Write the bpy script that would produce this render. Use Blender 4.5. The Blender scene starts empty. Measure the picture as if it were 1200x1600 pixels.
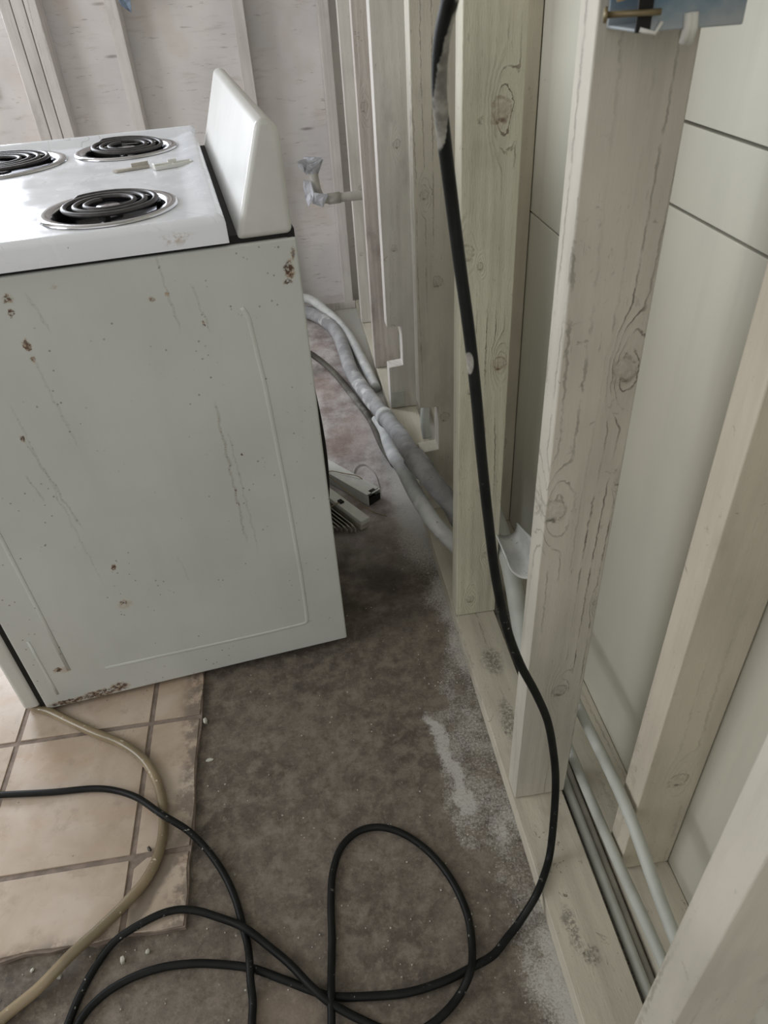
import bpy, bmesh, math, random
from mathutils import Vector, Matrix
random.seed(7)
S = bpy.context.scene
COL = S.collection

# ---------------------------------------------------------------- camera
cam_d = bpy.data.cameras.new('camera')
cam = bpy.data.objects.new('camera', cam_d); COL.objects.link(cam); S.camera = cam
cam_d.sensor_fit = 'VERTICAL'; cam_d.sensor_height = 36.0
cam_d.lens = 1101.75 / 1600 * 36
nad, vy, F0 = (100., 1430.), (-198., -835.), 1101.7486
dn = Vector((nad[0], nad[1], F0)).normalized()
yy = Vector((vy[0], vy[1], F0)).normalized()
xx = dn.cross(yy).normalized(); zz = -dn
right = Vector((xx[0], yy[0], zz[0])); down = Vector((xx[1], yy[1], zz[1])); fwd = Vector((xx[2], yy[2], zz[2]))
M = Matrix((right, -down, -fwd)).transposed().to_4x4()
M.translation = Vector((0, 0, 1.2)); cam.matrix_world = M
cam_d.clip_start = .02
cam_d.dof.use_dof = True; cam_d.dof.focus_distance = 1.45; cam_d.dof.aperture_fstop = 11

# ---------------------------------------------------------------- world, lights, exposure
W = bpy.data.worlds.new('world'); S.world = W; W.use_nodes = True
wb = W.node_tree.nodes['Background']
wb.inputs[0].default_value = (1.0, 0.985, 0.95, 1); wb.inputs[1].default_value = 0.86
def area(name, loc, direction, sx, sy, power, col):
    d = bpy.data.lights.new(name, 'AREA'); d.shape = 'RECTANGLE'; d.size = sx; d.size_y = sy
    d.energy = power; d.color = col
    o = bpy.data.objects.new(name, d); COL.objects.link(o); o.location = loc
    o.rotation_euler = Vector(direction).to_track_quat('-Z', 'Z').to_euler(); return o
# daylight through the opening at the left end of the back wall, and through the opening in the left wall
area('daylight_back_opening', (-1.6, 3.2, 1.5), (0.30, -1, -0.30), 1.2, 1.2, 57, (0.86, 0.91, 1.0))
area('daylight_left_opening', (-3.05, 0.9, 1.55), (1, 0.16, -0.12), 1.7, 1.3, 46, (0.94, 0.965, 1.0))
S.view_settings.view_transform = 'Standard'; S.view_settings.look = 'None'
S.view_settings.gamma = 1.0; S.view_settings.use_curve_mapping = False
S.view_settings.exposure = 0.0

# ---------------------------------------------------------------- node helpers
class NT:
    def __init__(self, name, rough=.6, spec=.4, metal=0.):
        self.m = bpy.data.materials.new(name); self.m.use_nodes = True
        self.t = self.m.node_tree; self.b = self.t.nodes['Principled BSDF']
        self.b.inputs['Roughness'].default_value = rough
        self.b.inputs['Specular IOR Level'].default_value = spec
        self.b.inputs['Metallic'].default_value = metal
    def n(self, k): return self.t.nodes.new(k)
    def put(self, sock, v):
        if isinstance(v, bpy.types.NodeSocket): self.t.links.new(v, sock)
        elif v is not None:
            if hasattr(sock.default_value, '__len__') and not hasattr(v, '__len__'): v = (v,) * len(sock.default_value)
            if hasattr(sock.default_value, '__len__') and len(sock.default_value) == 4 and len(v) == 3: v = (*v, 1)
            sock.default_value = v
    def math(self, op, a, b=None, clamp=False):
        q = self.n('ShaderNodeMath'); q.operation = op; q.use_clamp = clamp
        self.put(q.inputs[0], a)
        if b is not None: self.put(q.inputs[1], b)
        return q.outputs[0]
    def add(self, a, b): return self.math('ADD', a, b)
    def mul(self, a, b): return self.math('MULTIPLY', a, b)
    def mx(self, a, b): return self.math('MAXIMUM', a, b)
    def vm(self, op, a, b=None):
        q = self.n('ShaderNodeVectorMath'); q.operation = op; self.put(q.inputs[0], a)
        if b is not None: self.put(q.inputs[1], b)
        return q.outputs['Value'] if op in ('LENGTH', 'DISTANCE', 'DOT_PRODUCT') else q.outputs[0]
    def obj(self): return self.n('ShaderNodeTexCoord').outputs['Object']
    def sep(self, v):
        q = self.n('ShaderNodeSeparateXYZ'); self.put(q.inputs[0], v); return q.outputs
    def comb(self, x, y, z):
        q = self.n('ShaderNodeCombineXYZ')
        for i, v in enumerate((x, y, z)): self.put(q.inputs[i], v)
        return q.outputs[0]
    def noise(self, v, scale, detail=3, rough=.5, dist=0., col=False):
        q = self.n('ShaderNodeTexNoise'); self.put(q.inputs['Vector'], v)
        q.inputs['Scale'].default_value = scale; q.inputs['Detail'].default_value = detail
        q.inputs['Roughness'].default_value = rough; q.inputs['Distortion'].default_value = dist
        return q.outputs['Color'] if col else q.outputs['Fac']
    def voro(self, v, scale, feature='F1', out='Distance'):
        q = self.n('ShaderNodeTexVoronoi'); self.put(q.inputs['Vector'], v); q.inputs['Scale'].default_value = scale
        q.feature = feature; return q.outputs[out]
    def rng(self, v, a, b, c=0., d=1., smooth=True):
        q = self.n('ShaderNodeMapRange'); self.put(q.inputs[0], v)
        q.interpolation_type = 'SMOOTHSTEP' if smooth else 'LINEAR'
        for i, x in enumerate((a, b, c, d)): q.inputs[i + 1].default_value = x
        return q.outputs[0]
    def mix(self, f, a, b):
        q = self.n('ShaderNodeMix'); q.data_type = 'RGBA'; self.put(q.inputs[0], f)
        self.put(q.inputs[6], a); self.put(q.inputs[7], b); return q.outputs[2]
    def bump(self, h, strength=.3, dist=.002, normal=None):
        q = self.n('ShaderNodeBump'); q.inputs['Strength'].default_value = strength
        q.inputs['Distance'].default_value = dist; self.put(q.inputs['Height'], h)
        if normal: self.put(q.inputs['Normal'], normal)
        return q.outputs[0]
    def spot(self, v, c, r, soft=.5):
        """1 inside an ellipsoid about c, falling to 0 at its edge"""
        d = self.vm('LENGTH', self.vm('DIVIDE', self.vm('SUBTRACT', v, c), r))
        return self.rng(d, 1.0, 1.0 - soft)
    def set(self, name, v): self.put(self.b.inputs[name], v)
    def rand(self): return self.n('ShaderNodeObjectInfo').outputs['Random']

def lin(r, g, b):
    f = lambda c: ((c / 255) / 12.92) if c / 255 <= .04045 else (((c / 255) + .055) / 1.055) ** 2.4
    return (f(r), f(g), f(b), 1)

def plain(name, col, rough=.5, metal=0., spec=.4, var=.0, sc=40):
    n = NT(name, rough, spec, metal)
    if var:
        f = n.noise(n.obj(), sc, 4)
        n.set('Base Color', n.mix(n.rng(f, .35, .65), col, tuple(c * (1 - var) for c in col[:3]) + (1,)))
    else: n.set('Base Color', col)
    return n.m

def painted_wood(name, base, dark, axis='Z', knots=(), rough=.62, wear=1.0, freq=150., grain=1.0, cracks=1.0, ridges=(), stains=()):
    """white paint over sawn lumber: long grain, growth rings bent round knots, worn knots.
    axis = length of the board; knots = (across, along, radius, redness) in object space;
    ridges = (across, along, half width, half length): areas where the ring grain shows as cracks in the paint"""
    n = NT(name, rough, .35)
    o = n.obj(); s = n.sep(o); rnd = n.mul(n.rand(), 37.)
    if axis == 'Z': L, A, B = s[2], s[0], s[1]
    elif axis == 'Y': L, A, B = s[1], s[0], s[2]
    else: L, A, B = s[0], s[2], s[1]
    P = n.comb(n.add(A, rnd), n.add(B, rnd), L)
    Pl = n.comb(n.add(A, rnd), n.add(B, rnd), n.mul(L, .10))
    jag = n.mul(n.math('SUBTRACT', n.noise(n.comb(n.add(A, rnd), n.add(B, rnd), n.mul(L, 1.)), 85, 3, .65), .5), 2.6)
    phi = n.add(n.mul(n.add(A, n.mul(B, .6)), freq * 2.2), n.mul(n.noise(Pl, 7, 2), 34.))
    phi = n.add(phi, jag)
    kd = None; kr = None; kc = None
    wob = n.vm('SCALE', n.vm('SUBTRACT', n.noise(P, 60, 3, .6, col=True), (.5, .5, .5))); wob.node.inputs['Scale'].default_value = .010
    AL = n.vm('MULTIPLY', n.vm('ADD', n.comb(A, 0., L), wob), (1, 0, 1))
    for (ka, kl, r, red) in knots:
        d = n.vm('LENGTH', n.vm('DIVIDE', n.vm('SUBTRACT', AL, (ka, 0, kl)), (r, 1, r * 1.1)))
        dl = n.vm('LENGTH', n.vm('DIVIDE', n.vm('SUBTRACT', AL, (ka, 0, kl)), (r * 2.2, 1, r * 6.5)))
        phi = n.add(phi, n.mul(n.rng(dl, 1., 0.), 20.))
        core = n.rng(d, 1.15, .75)
        ring = n.mul(n.rng(d, 1.25, 1.02), n.rng(d, .72, .98))
        low = n.spot(AL, (ka - r * .1, 0, kl - r * 1.0), (r * 1.3, 1, r * .5), .95)
        m = n.mx(n.mul(ring, .50), n.mul(low, .95))
        m = n.mx(m, n.mul(core, .22))
        kd = m if kd is None else n.mx(kd, m)
        kc = core if kc is None else n.mx(kc, core)
        if red:
            halo = n.spot(AL, (ka, 0, kl - r * .6), (r * 2.0, 1, r * 2.0), 1.)
            rr = n.mul(n.mx(m, n.mul(halo, .55)), red); kr = rr if kr is None else n.mx(kr, rr)
    sn = n.math('SINE', phi)
    line = n.rng(sn, .84, 1.0)
    mask = n.mul(n.rng(n.noise(Pl, 9, 2), .50, .62), .55)
    for (ra, rl, wa, wl) in ridges:
        mask = n.mx(mask, n.mul(n.spot(AL, (ra, 0, rl), (wa, 1, wl), .7), 1.0))
    brk = n.rng(n.noise(n.comb(n.mul(n.add(A, rnd), 1.4), n.add(B, rnd), L), 24, 4, .65), .36, .56)
    lines = n.mul(n.mul(line, mask), brk)
    if kc is not None: lines = n.mul(lines, n.math('SUBTRACT', 1.0, kc))
    Ps = n.comb(n.add(A, rnd), n.add(B, rnd), n.mul(L, .14))
    fine = n.noise(Ps, 420, 3, .6)
    pit = n.mul(n.rng(fine, .64, .76), n.rng(n.noise(P, 9, 3), .46, .62))
    scm = n.mul(n.rng(n.noise(P, 60, 5, .7, .8), .62, .70), n.rng(n.noise(P, 6, 2), .47, .60))
    smudge = n.rng(n.noise(n.vm('MULTIPLY', P, (1, 1, .5)), 10, 4, .6), .56, .74)
    tone = n.noise(P, 5, 3)
    c = n.mix(n.rng(tone, .3, .7), base, tuple(x * .88 for x in base[:3]) + (1,))
    c = n.mix(n.mul(smudge, .26 * wear), c, dark)
    c = n.mix(n.mul(n.rng(n.noise(Pl, 34, 3), .42, .7), .16 * wear), c, dark)
    c = n.mix(n.mul(lines, .80 * cracks), c, dark)
    c = n.mix(n.mul(pit, .55 * wear), c, dark)
    c = n.mix(n.mul(scm, .55 * wear), c, dark)
    if kd is not None:
        kn = n.mul(kd, n.rng(n.noise(P, 150, 4, .75), .38, .56))
        c = n.mix(n.mul(kn, .85), c, dark)
        if kr is not None: c = n.mix(n.mul(n.mul(kr, n.rng(n.noise(P, 80, 4, .7), .36, .58)), .75), c, lin(112, 76, 60))
    for (sc_, sr_) in stains:
        st_ = n.mul(n.spot(n.vm('ADD', o, n.vm('MULTIPLY', wob, (2, 2, 2))), sc_, sr_, .6), n.rng(n.noise(o, 230, 4, .75), .38, .58))
        c = n.mix(n.mul(st_, .7), c, lin(92, 86, 80))
    n.set('Base Color', c)
    h = n.add(n.mul(sn, .22 * grain), n.mul(fine, .8 * grain))
    h = n.math('SUBTRACT', h, n.mul(lines, 1.4))
    if kd is not None: h = n.math('SUBTRACT', h, n.mul(kd, .8))
    n.set('Normal', n.bump(h, .5, .0013))
    return n.m

PAINT = lin(206, 203, 190); WORN = lin(92, 84, 76)
FARP = lin(214, 210, 204)
m_stud_far = painted_wood('painted_stud_wood', FARP, lin(112, 100, 94), knots=((.055, .83, .009, .3), (.035, .56, .008, .3), (.02, .32, .007, .0)), wear=1.1, freq=120)
m_stud_rough = painted_wood('painted_rough_wood', lin(200, 192, 186), lin(110, 95, 90), knots=((.02, .88, .011, 0), (.05, .4, .008, .2)), wear=1.7, grain=2.2)
m_stud_A = painted_wood('painted_near_stud', lin(203, 198, 186), lin(84, 74, 68),
    knots=((.072, .85, .0125, .25), (.012, .672, .014, .0), (.053, .322, .011, .3), (.0885, .50, .006, 0.), (.0885, .705, .005, 0)), freq=170, wear=.75, cracks=1.0, ridges=((.072, .86, .03, .16), (.070, .62, .032, .16), (.072, .38, .022, .10), (.078, .50, .016, .10)))
m_stud_B = painted_wood('painted_stud_rings', lin(206, 203, 184), lin(96, 82, 68),
    knots=((.057, 1.035, .0135, .75), (.033, .82, .0045, .9), (.072, .648, .010, .9), (.01, .842, .011, 0.), (.062, .21, .007, .3), (.020, .60, .005, .2), (.03, .085, .008, .4)), freq=170, wear=1.0, grain=2.2, cracks=1.0, ridges=((.068, 1.03, .03, .14), (.05, .68, .045, .10), (.06, .45, .03, .14)))
m_stud_C = painted_wood('painted_stud_plain', lin(204, 199, 186), lin(96, 84, 76),
    knots=((.021, .835, .008, .1), (.047, .657, .010, .6), (.062, .32, .011, 0.)), wear=.9, freq=150)
m_plate = painted_wood('painted_plate_wood', lin(200, 194, 178), lin(98, 84, 72), axis='Y', wear=1.5, freq=45, cracks=.75, stains=(((.295, .80, .038), (.022, .07, .02)), ((.32, .74, .038), (.018, .05, .02)), ((.283, .425, .038), (.014, .045, .02)), ((.30, .385, .038), (.014, .02, .02)), ((.30, .95, .038), (.03, .05, .02))))
m_fur = painted_wood('painted_furring_wood', lin(206, 198, 182), lin(92, 82, 74), knots=((.03, .90, .02, .2), (.05, .28, .013, 0)), wear=.9, freq=70, cracks=.45)
m_backstud = painted_wood('painted_back_stud', lin(216, 211, 208), lin(112, 100, 96), wear=.9, cracks=.6)

def sheathing_mat():
    n = NT('painted_sheathing', .6, .3); o = n.obj()
    t = n.noise(n.vm('MULTIPLY', o, (1, 1, .35)), 4, 3)
    c = n.mix(n.rng(t, .3, .7), lin(200, 198, 184), lin(186, 184, 172))
    st = n.rng(n.noise(n.vm('MULTIPLY', o, (1, 1, .06)), 22, 3), .5, .75)
    c = n.mix(n.mul(st, .18), c, lin(150, 145, 135))
    sp = n.mul(n.rng(n.noise(o, 90, 4, .7), .70, .76), n.rng(n.noise(o, 7, 2), .5, .6))
    c = n.mix(n.mul(sp, .8), c, lin(110, 98, 86))
    n.set('Base Color', c); n.set('Normal', n.bump(n.noise(o, 60, 3), .12, .002)); return n.m
m_sheath = sheathing_mat()

def plywood_mat():
    n = NT('painted_plywood', .7, .25); o = n.obj(); s = n.sep(o)
    P = n.vm('MULTIPLY', o, (.35, 1, 2.2))
    c = n.mix(n.rng(n.noise(o, 3.2, 3), .35, .65), lin(222, 218, 216), lin(206, 203, 203))
    w = n.math('SINE', n.add(n.mul(s[2], 260.), n.mul(n.noise(n.vm('MULTIPLY', o, (1, 1, 1.4)), 5, 3), 44.)))
    wl = n.mul(n.rng(w, .7, 1.), n.rng(n.noise(o, 4.5, 2), .52, .66))
    c = n.mix(n.mul(wl, .16), c, lin(160, 146, 138))
    g = n.mul(n.rng(n.noise(P, 26, 4, .65), .52, .72), n.rng(n.noise(o, 4, 2), .42, .62))
    c = n.mix(n.mul(g, .32), c, lin(168, 156, 148))
    pk = n.rng(n.noise(n.vm('ADD', o, (4, 2, 1)), 5, 3), .54, .7)
    c = n.mix(n.mul(pk, .30), c, lin(200, 182, 168))
    lens = n.mul(n.rng(n.voro(n.vm('MULTIPLY', o, (.33, 1, 1.5)), 8.), .1, .02), .8)
    c = n.mix(n.mul(lens, .75), c, lin(100, 90, 84))
    fl = n.mul(n.rng(n.noise(n.vm('MULTIPLY', o, (.3, 1, 2)), 60, 3, .6), .64, .74), .5)
    c = n.mix(fl, c, lin(130, 116, 108))
    n.set('Base Color', c); n.set('Normal', n.bump(n.add(g, n.noise(P, 80, 3)), .25, .002)); return n.m
m_ply = plywood_mat()

def concrete_mat():
    n = NT('stained_concrete', .8, .3); o = n.obj(); s = n.sep(o)
    big = n.noise(o, 3.5, 5, .6); mid = n.noise(o, 26, 5, .65, .3); fin = n.noise(o, 190, 4, .7)
    c = n.mix(n.rng(big, .35, .66), lin(116, 107, 98), lin(88, 80, 73))
    c = n.mix(n.mul(n.rng(mid, .40, .66), .8), c, lin(134, 125, 114))
    c = n.mix(n.mul(n.rng(n.noise(o, 42, 7, .74), .40, .72), .55), c, lin(58, 52, 46)); c = n.mix(n.mul(n.rng(n.noise(n.vm('ADD', o, (3, 3, 0)), 110, 5, .7), .52, .72), .35), c, lin(158, 148, 136)); c = n.mix(n.mul(n.rng(n.noise(o, 300, 2, .6), .56, .68), .28), c, lin(40, 36, 32))
    c = n.mix(n.mul(n.rng(n.noise(o, 75, 5, .7), .56, .7), .45), c, lin(150, 140, 130))
    # dusty, pinkish slab further in, window light there painted in as a paler tone
    far = n.rng(n.add(s[1], n.mul(n.noise(o, 5, 3), .5)), 1.45, 1.9)
    lit_dust = n.mix(n.rng(n.noise(n.vm('MULTIPLY', o, (1, .8, 1)), 9, 6, .68), .34, .68), lin(206, 200, 198), lin(140, 128, 124)); lit_dust = n.mix(n.mul(n.rng(n.noise(o, 4, 3), .5, .62), .35), lit_dust, lin(150, 122, 112)); lit_dust = n.mix(n.mul(n.rng(fin, .52, .68), .5), lit_dust, lin(104, 92, 88))
    c = n.mix(n.mul(far, .85), c, lit_dust)
    # shadow of the range, painted into the slab colour beside it
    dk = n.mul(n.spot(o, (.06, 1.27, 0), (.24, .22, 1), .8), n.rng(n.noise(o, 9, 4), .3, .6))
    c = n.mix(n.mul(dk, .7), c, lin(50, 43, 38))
    # pale aggregate stains
    c = n.mix(n.mul(n.spot(o, (-.16, .38, 0), (.07, .06, 1), .4), .35), c, lin(150, 134, 118))
    # overspray of white paint along the plate: fades with distance from the wall line
    x = s[0]; wob = n.noise(o, 6, 4, .6)
    edge = n.add(x, n.mul(n.math('SUBTRACT', wob, .5), .14))
    m1 = n.rng(edge, .165, .248)
    patchy = n.rng(n.noise(n.vm('MULTIPLY', o, (1, .5, 1)), 9, 4, .6), .40, .60)
    m1 = n.mul(m1, n.add(n.mul(patchy, .50), .42))
    wide = n.mul(n.rng(s[1], 1.1, 1.45), n.rng(n.add(x, n.mul(n.math('SUBTRACT', wob, .5), .12)), .12, .24))
    m2 = n.mul(wide, .95)
    # beyond, the slab by the wall is painted nearly solid
    sol = n.mul(n.rng(s[1], 2.0, 2.5), n.rng(n.add(x, n.mul(s[1], .0)), .135, .17))
    # an old spray outline on the slab in front
    pn = n.mul(n.math('SUBTRACT', n.noise(o, 13, 5, .7), .5), .085)
    X = n.add(x, pn); Y = n.add(s[1], pn)
    def band(v, a, b, w): return n.mul(n.rng(v, a - w, a), n.rng(v, b + w, b))
    slope = n.add(X, n.mul(Y, .14))
    b1 = n.mul(band(slope, .268, .280, .024), band(Y, .665, .85, .05))
    b2 = n.mul(band(n.add(Y, n.mul(X, -.35)), .796, .808, .022), band(X, .165, .20, .03))
    infill = n.mul(n.mul(band(X, .155, .27, .03), band(Y, .60, .86, .04)), n.rng(n.noise(o, 16, 4, .65), .25, .62, .25, .62))
    outl = n.mx(n.mul(b1, .95), n.mul(b2, .55))
    grain = n.rng(fin, .62, .44)
    W_ = n.mx(n.mx(m1, m2), n.mx(outl, infill))
    fin2 = n.noise(o, 330, 3, .75)
    W_ = n.rng(n.add(W_, n.mul(n.math('SUBTRACT', n.add(n.mul(fin, .5), n.mul(fin2, .5)), .5), 2.4)), .28, 1.02)
    W_ = n.mx(n.mul(W_, .80), sol)
    c = n.mix(W_, c, lin(196, 195, 190))
    # paint flecks
    fl = n.mul(n.rng(n.voro(o, 62.), .11, .07), n.rng(n.noise(o, 8, 2), .48, .56))
    fl = n.mul(fl, n.rng(n.voro(o, 62., out='Color'), .55, .6))
    c = n.mix(n.mul(fl, .85), c, lin(196, 194, 184))
    n.set('Base Color', c)
    n.set('Normal', n.bump(n.add(n.mul(mid, .7), n.mul(fin, .5)), .5, .004))
    n.set('Roughness', n.rng(mid, .3, .7, .68, .9)); return n.m
m_conc = concrete_mat()

def tile_mat():
    n = NT('ceramic_floor_tile', .32, .5); o = n.obj()
    t = n.noise(o, 7, 4, .6, .4)
    rr = n.n('ShaderNodeObjectInfo')
    c = n.mix(n.rng(t, .32, .68), lin(190, 176, 162), lin(172, 154, 136))
    sw = n.rng(n.noise(n.vm('MULTIPLY', o, (1, 2.5, 1)), 6, 4), .5, .72)
    c = n.mix(n.mul(sw, .45), c, lin(180, 150, 124))
    d = n.mul(n.rng(n.noise(o, 30, 5, .7), .54, .7), .45)
    c = n.mix(d, c, lin(150, 134, 118))
    s = n.sep(o)
    ed = n.mx(n.rng(n.add(s[0], n.mul(n.noise(o, 22, 4), .03)), -.345, -.312), n.rng(n.add(s[1], n.mul(n.noise(o, 16, 4), -.05)), .535, .505))
    dirt = n.mul(ed, n.rng(n.noise(o, 34, 5, .7), .38, .56))
    # smeared thinset near the broken corner
    sm = n.mul(n.rng(n.math('ABSOLUTE', n.add(n.add(n.mul(s[0], 1.78), n.mul(s[1], -1.)), n.add(n.mul(n.noise(o, 14, 4), .12), 1.212))), .042, .014), n.mul(n.rng(s[0], -.41, -.395), n.rng(s[1], .74, .70)))
    dirt = n.mx(dirt, sm)
    c = n.mix(n.mul(dirt, .8), c, lin(112, 100, 90))
    sp = n.mul(n.rng(n.voro(o, 46.), .09, .05), n.rng(n.noise(o, 6, 2), .5, .56))
    c = n.mix(n.mul(sp, .7), c, lin(70, 60, 52))
    n.set('Base Color', c); n.set('Roughness', n.rng(n.noise(o, 20, 3), .3, .7, .22, .48))
    n.set('Normal', n.bump(n.noise(o, 12, 3), .2, .004)); return n.m
m_tile = tile_mat()
m_grout = plain('grout', lin(140, 126, 116), .9, var=.3, sc=60)

def enamel_side_mat():
    """white enamelled side panel with its own rust spots and runs (object space x from -0.64 to 0, z up)"""
    n = NT('worn_white_enamel', .36, .45); o = n.obj(); s = n.sep(o)
    jit = n.vm('SCALE', n.vm('SUBTRACT', n.noise(o, 110, 4, .7, col=True), (.5, .5, .5)))
    jit.node.inputs['Scale'].default_value = .016
    v = n.comb(s[0], 0., s[2]); v = n.vm('ADD', v, jit); v = n.vm('MULTIPLY', v, (1, 0, 1))
    base = n.mix(n.rng(n.noise(o, 4, 3), .3, .7), lin(202, 205, 202), lin(193, 196, 192))
    rust = None
    spots = [(-.414, .792, .008, .012, 1), (-.416, .862, .010, .010, .7), (-.418, .842, .008, .008, 1), (-.413, .770, .007, .010, .6), (-.471, .645, .005, .007, .9),
             (-.413, .355, .006, .010, 1), (-.419, .266, .010, .008, 1), (-.419, .26, .022, .018, .35), (-.585, .128, .012, .008, 1), (-.575, .125, .026, .014, .35), (-.202, .837, .004, .006, .8),
             (-.225, .832, .007, .007, .6), (-.159, .785, .004, .004, .8), (-.143, .542, .003, .004, .9), (-.017, .848, .012, .022, .75), (-.021, .829, .012, .006, .8), (-.008, .87, .006, .016, .6),
             (-.592, .032, .06, .010, .9), (-.53, .034, .05, .016, .9), (-.49, .040, .03, .020, .75), (-.075, .1, .010, .006, .4), (-.35, .87, .008, .006, .4)]
    for (x, z, rx, rz, k) in spots:
        q = n.mul(n.spot(v, (x, 0, z), (rx, 1, rz), .7), k)
        rust = q if rust is None else n.mx(rust, q)
    # runs: (x0,z0)-(x1,z1)
    runs = [(-.168, .66, -.168, .33, .0022, .95), (-.158, .60, -.150, .30, .0014, .5), (-.205, .90, -.195, .77, .0018, .6), (-.47, .645, -.437, .44, .0018, .75), (-.47, .72, -.44, .30, .0016, .4),
            (-.414, .78, -.395, .60, .0020, .35), (-.49, .58, -.478, .52, .0016, .8), (-.165, .85, -.15, .76, .0016, .5), (-.39, .87, -.375, .80, .002, .4), (-.30, .35, -.29, .28, .0015, .3)]
    runm = None
    for (x0, z0, x1, z1, w, k) in runs:
        t = n.math('DIVIDE', n.math('SUBTRACT', s[2], z0), z1 - z0)
        cx = n.add(n.mul(t, x1 - x0), x0)
        dx = n.math('ABSOLUTE', n.math('SUBTRACT', n.add(s[0], n.mul(n.math('SUBTRACT', n.noise(o, 45, 3), .5), .014)), cx))
        q = n.mul(n.rng(dx, w * 1.6, w * .3), n.mul(n.mul(n.rng(t, 0, .12), n.rng(t, 1., .8)), k))
        runm = q if runm is None else n.mx(runm, q)
    runm_s = n.mul(runm, n.rng(n.noise(o, 230, 3, .6), .54, .64))
    dots = n.mul(n.rng(n.voro(n.comb(s[0], 0., s[2]), 70.), .15, .08), n.rng(n.noise(o, 9, 3), .50, .58))
    peep = n.mul(n.rng(n.noise(o, 120, 4, .7), .66, .72), n.rng(n.add(n.noise(o, 6, 2), n.rng(s[2], .80, .89, 0, .14)), .50, .60))
    c = n.mix(n.mul(n.rng(n.noise(n.vm('MULTIPLY', o, (1, 1, .15)), 22, 3), .5, .75), .05), base, lin(160, 150, 132))
    c = n.mix(n.mul(runm, .30), c, lin(130, 116, 96))
    c = n.mix(n.mul(n.mul(n.rng(rust, .02, .6), n.rng(n.noise(o, 60, 4, .7), .38, .60)), .62), c, lin(168, 130, 84))
    core = n.mul(n.rng(rust, .30, .75), n.rng(n.noise(o, 150, 5, .7), .40, .54))
    c = n.mix(n.mul(core, .92), c, lin(70, 44, 30))
    c = n.mix(n.mul(runm_s, .75), c, lin(96, 74, 56))
    c = n.mix(n.mul(n.mx(dots, peep), .62), c, lin(96, 74, 58))
    n.set('Base Color', c); n.set('Roughness', n.rng(rust, .1, .5, .36, .85))
    n.set('Normal', n.bump(n.noise(o, 300, 2), .04, .001)); return n.m
m_side = enamel_side_mat()

def enamel_top_mat():
    n = NT('white_enamel_top', .2, .5); o = n.obj(); s = n.sep(o)
    c = n.mix(n.rng(n.noise(o, 5, 3), .35, .65), lin(236, 239, 246), lin(228, 231, 238))
    rot = n.comb(n.add(n.mul(s[0], .75), n.mul(s[1], .66)), n.add(n.mul(s[0], -.66), n.mul(s[1], .75)), s[2])
    w = n.noise(n.vm('MULTIPLY', rot, (1.8, .4, 1)), 11, 1, .5, .1)
    ln = n.mul(n.rng(n.math('ABSOLUTE', n.math('SUBTRACT', w, .5)), .010, .002), n.rng(n.noise(o, 8, 2), .48, .58))
    c = n.mix(n.mul(n.mul(ln, n.rng(s[2], .926, .930)), .25), c, lin(130, 128, 128))
    sp = n.mul(n.rng(n.voro(o, 34.), .045, .03), n.rng(n.noise(o, 5, 2), .46, .52))
    c = n.mix(n.mul(sp, .7), c, lin(80, 62, 50))
    st = n.mul(n.spot(n.vm('MULTIPLY', o, (1, 0, 1)), (-.17, 0, .914), (.035, 1, .013), .9), n.rng(n.noise(o, 90, 4, .7), .46, .62))
    c = n.mix(n.mul(st, .6), c, lin(160, 132, 92))
    n.set('Base Color', c); n.set('Roughness', n.rng(n.noise(o, 14, 4), .3, .7, .12, .32)); return n.m
m_top = enamel_top_mat()
m_enamel = plain('white_enamel', lin(203, 203, 199), .3, spec=.4, var=.06, sc=14)
m_black = plain('dark_gap_metal', lin(22, 21, 20), .7, var=.3)
m_chrome = plain('chrome_rim', lin(205, 205, 210), .16, 1.0)
m_bowl = plain('burnt_drip_bowl', lin(30, 30, 36), .22, .8)
m_coil = plain('heating_element', lin(74, 71, 71), .45, .3, var=.35, sc=70)

def cord_mat():
    n = NT('black_rubber_with_paint', .5, .22); o = n.obj()
    f = n.mul(n.rng(n.noise(o, 95, 3, .7), .63, .67), n.rng(n.noise(o, 9, 2), .50, .58))
    big = n.spot(n.vm('ADD', o, n.vm('SCALE', n.vm('SUBTRACT', n.noise(o, 90, 3, .6, col=True), (.5, .5, .5)))), (.1290, .600, 1.130), (.0078, .085, .060), .12)
    big = n.mx(big, n.spot(o, (.1580, .629, .885), (.0048, .02, .013), .2))
    big = n.mx(big, n.spot(o, (.1262, .55, 1.188), (.003, .03, .009), .3))
    for q in n.t.nodes:
        if q.bl_idname == 'ShaderNodeVectorMath' and q.operation == 'SCALE': q.inputs['Scale'].default_value = .006
    g = n.rng(n.noise(o, 40, 3), .3, .7)
    c = n.mix(g, lin(12, 14, 14), lin(22, 24, 23))
    c = n.mix(n.mul(n.mx(f, big), .8), c, n.mix(n.rng(n.noise(o, 60, 4, .6), .35, .65), lin(176, 174, 166), lin(128, 126, 120)))
    n.set('Base Color', c); return n.m
m_cord = cord_mat()
def amber_mat():
    n = NT('amber_vinyl_tube', .28, .5); o = n.obj()
    c = n.mix(n.rng(n.noise(o, 12, 3), .3, .7), lin(146, 130, 104), lin(120, 107, 84))
    sp = n.mul(n.rng(n.noise(o, 120, 3, .6), .66, .70), .8)
    c = n.mix(sp, c, lin(214, 206, 186))
    n.set('Base Color', c); n.set('Subsurface Weight', .25); n.b.inputs['Subsurface Radius'].default_value = (.01, .008, .004)
    return n.m
m_amber = amber_mat()
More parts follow.
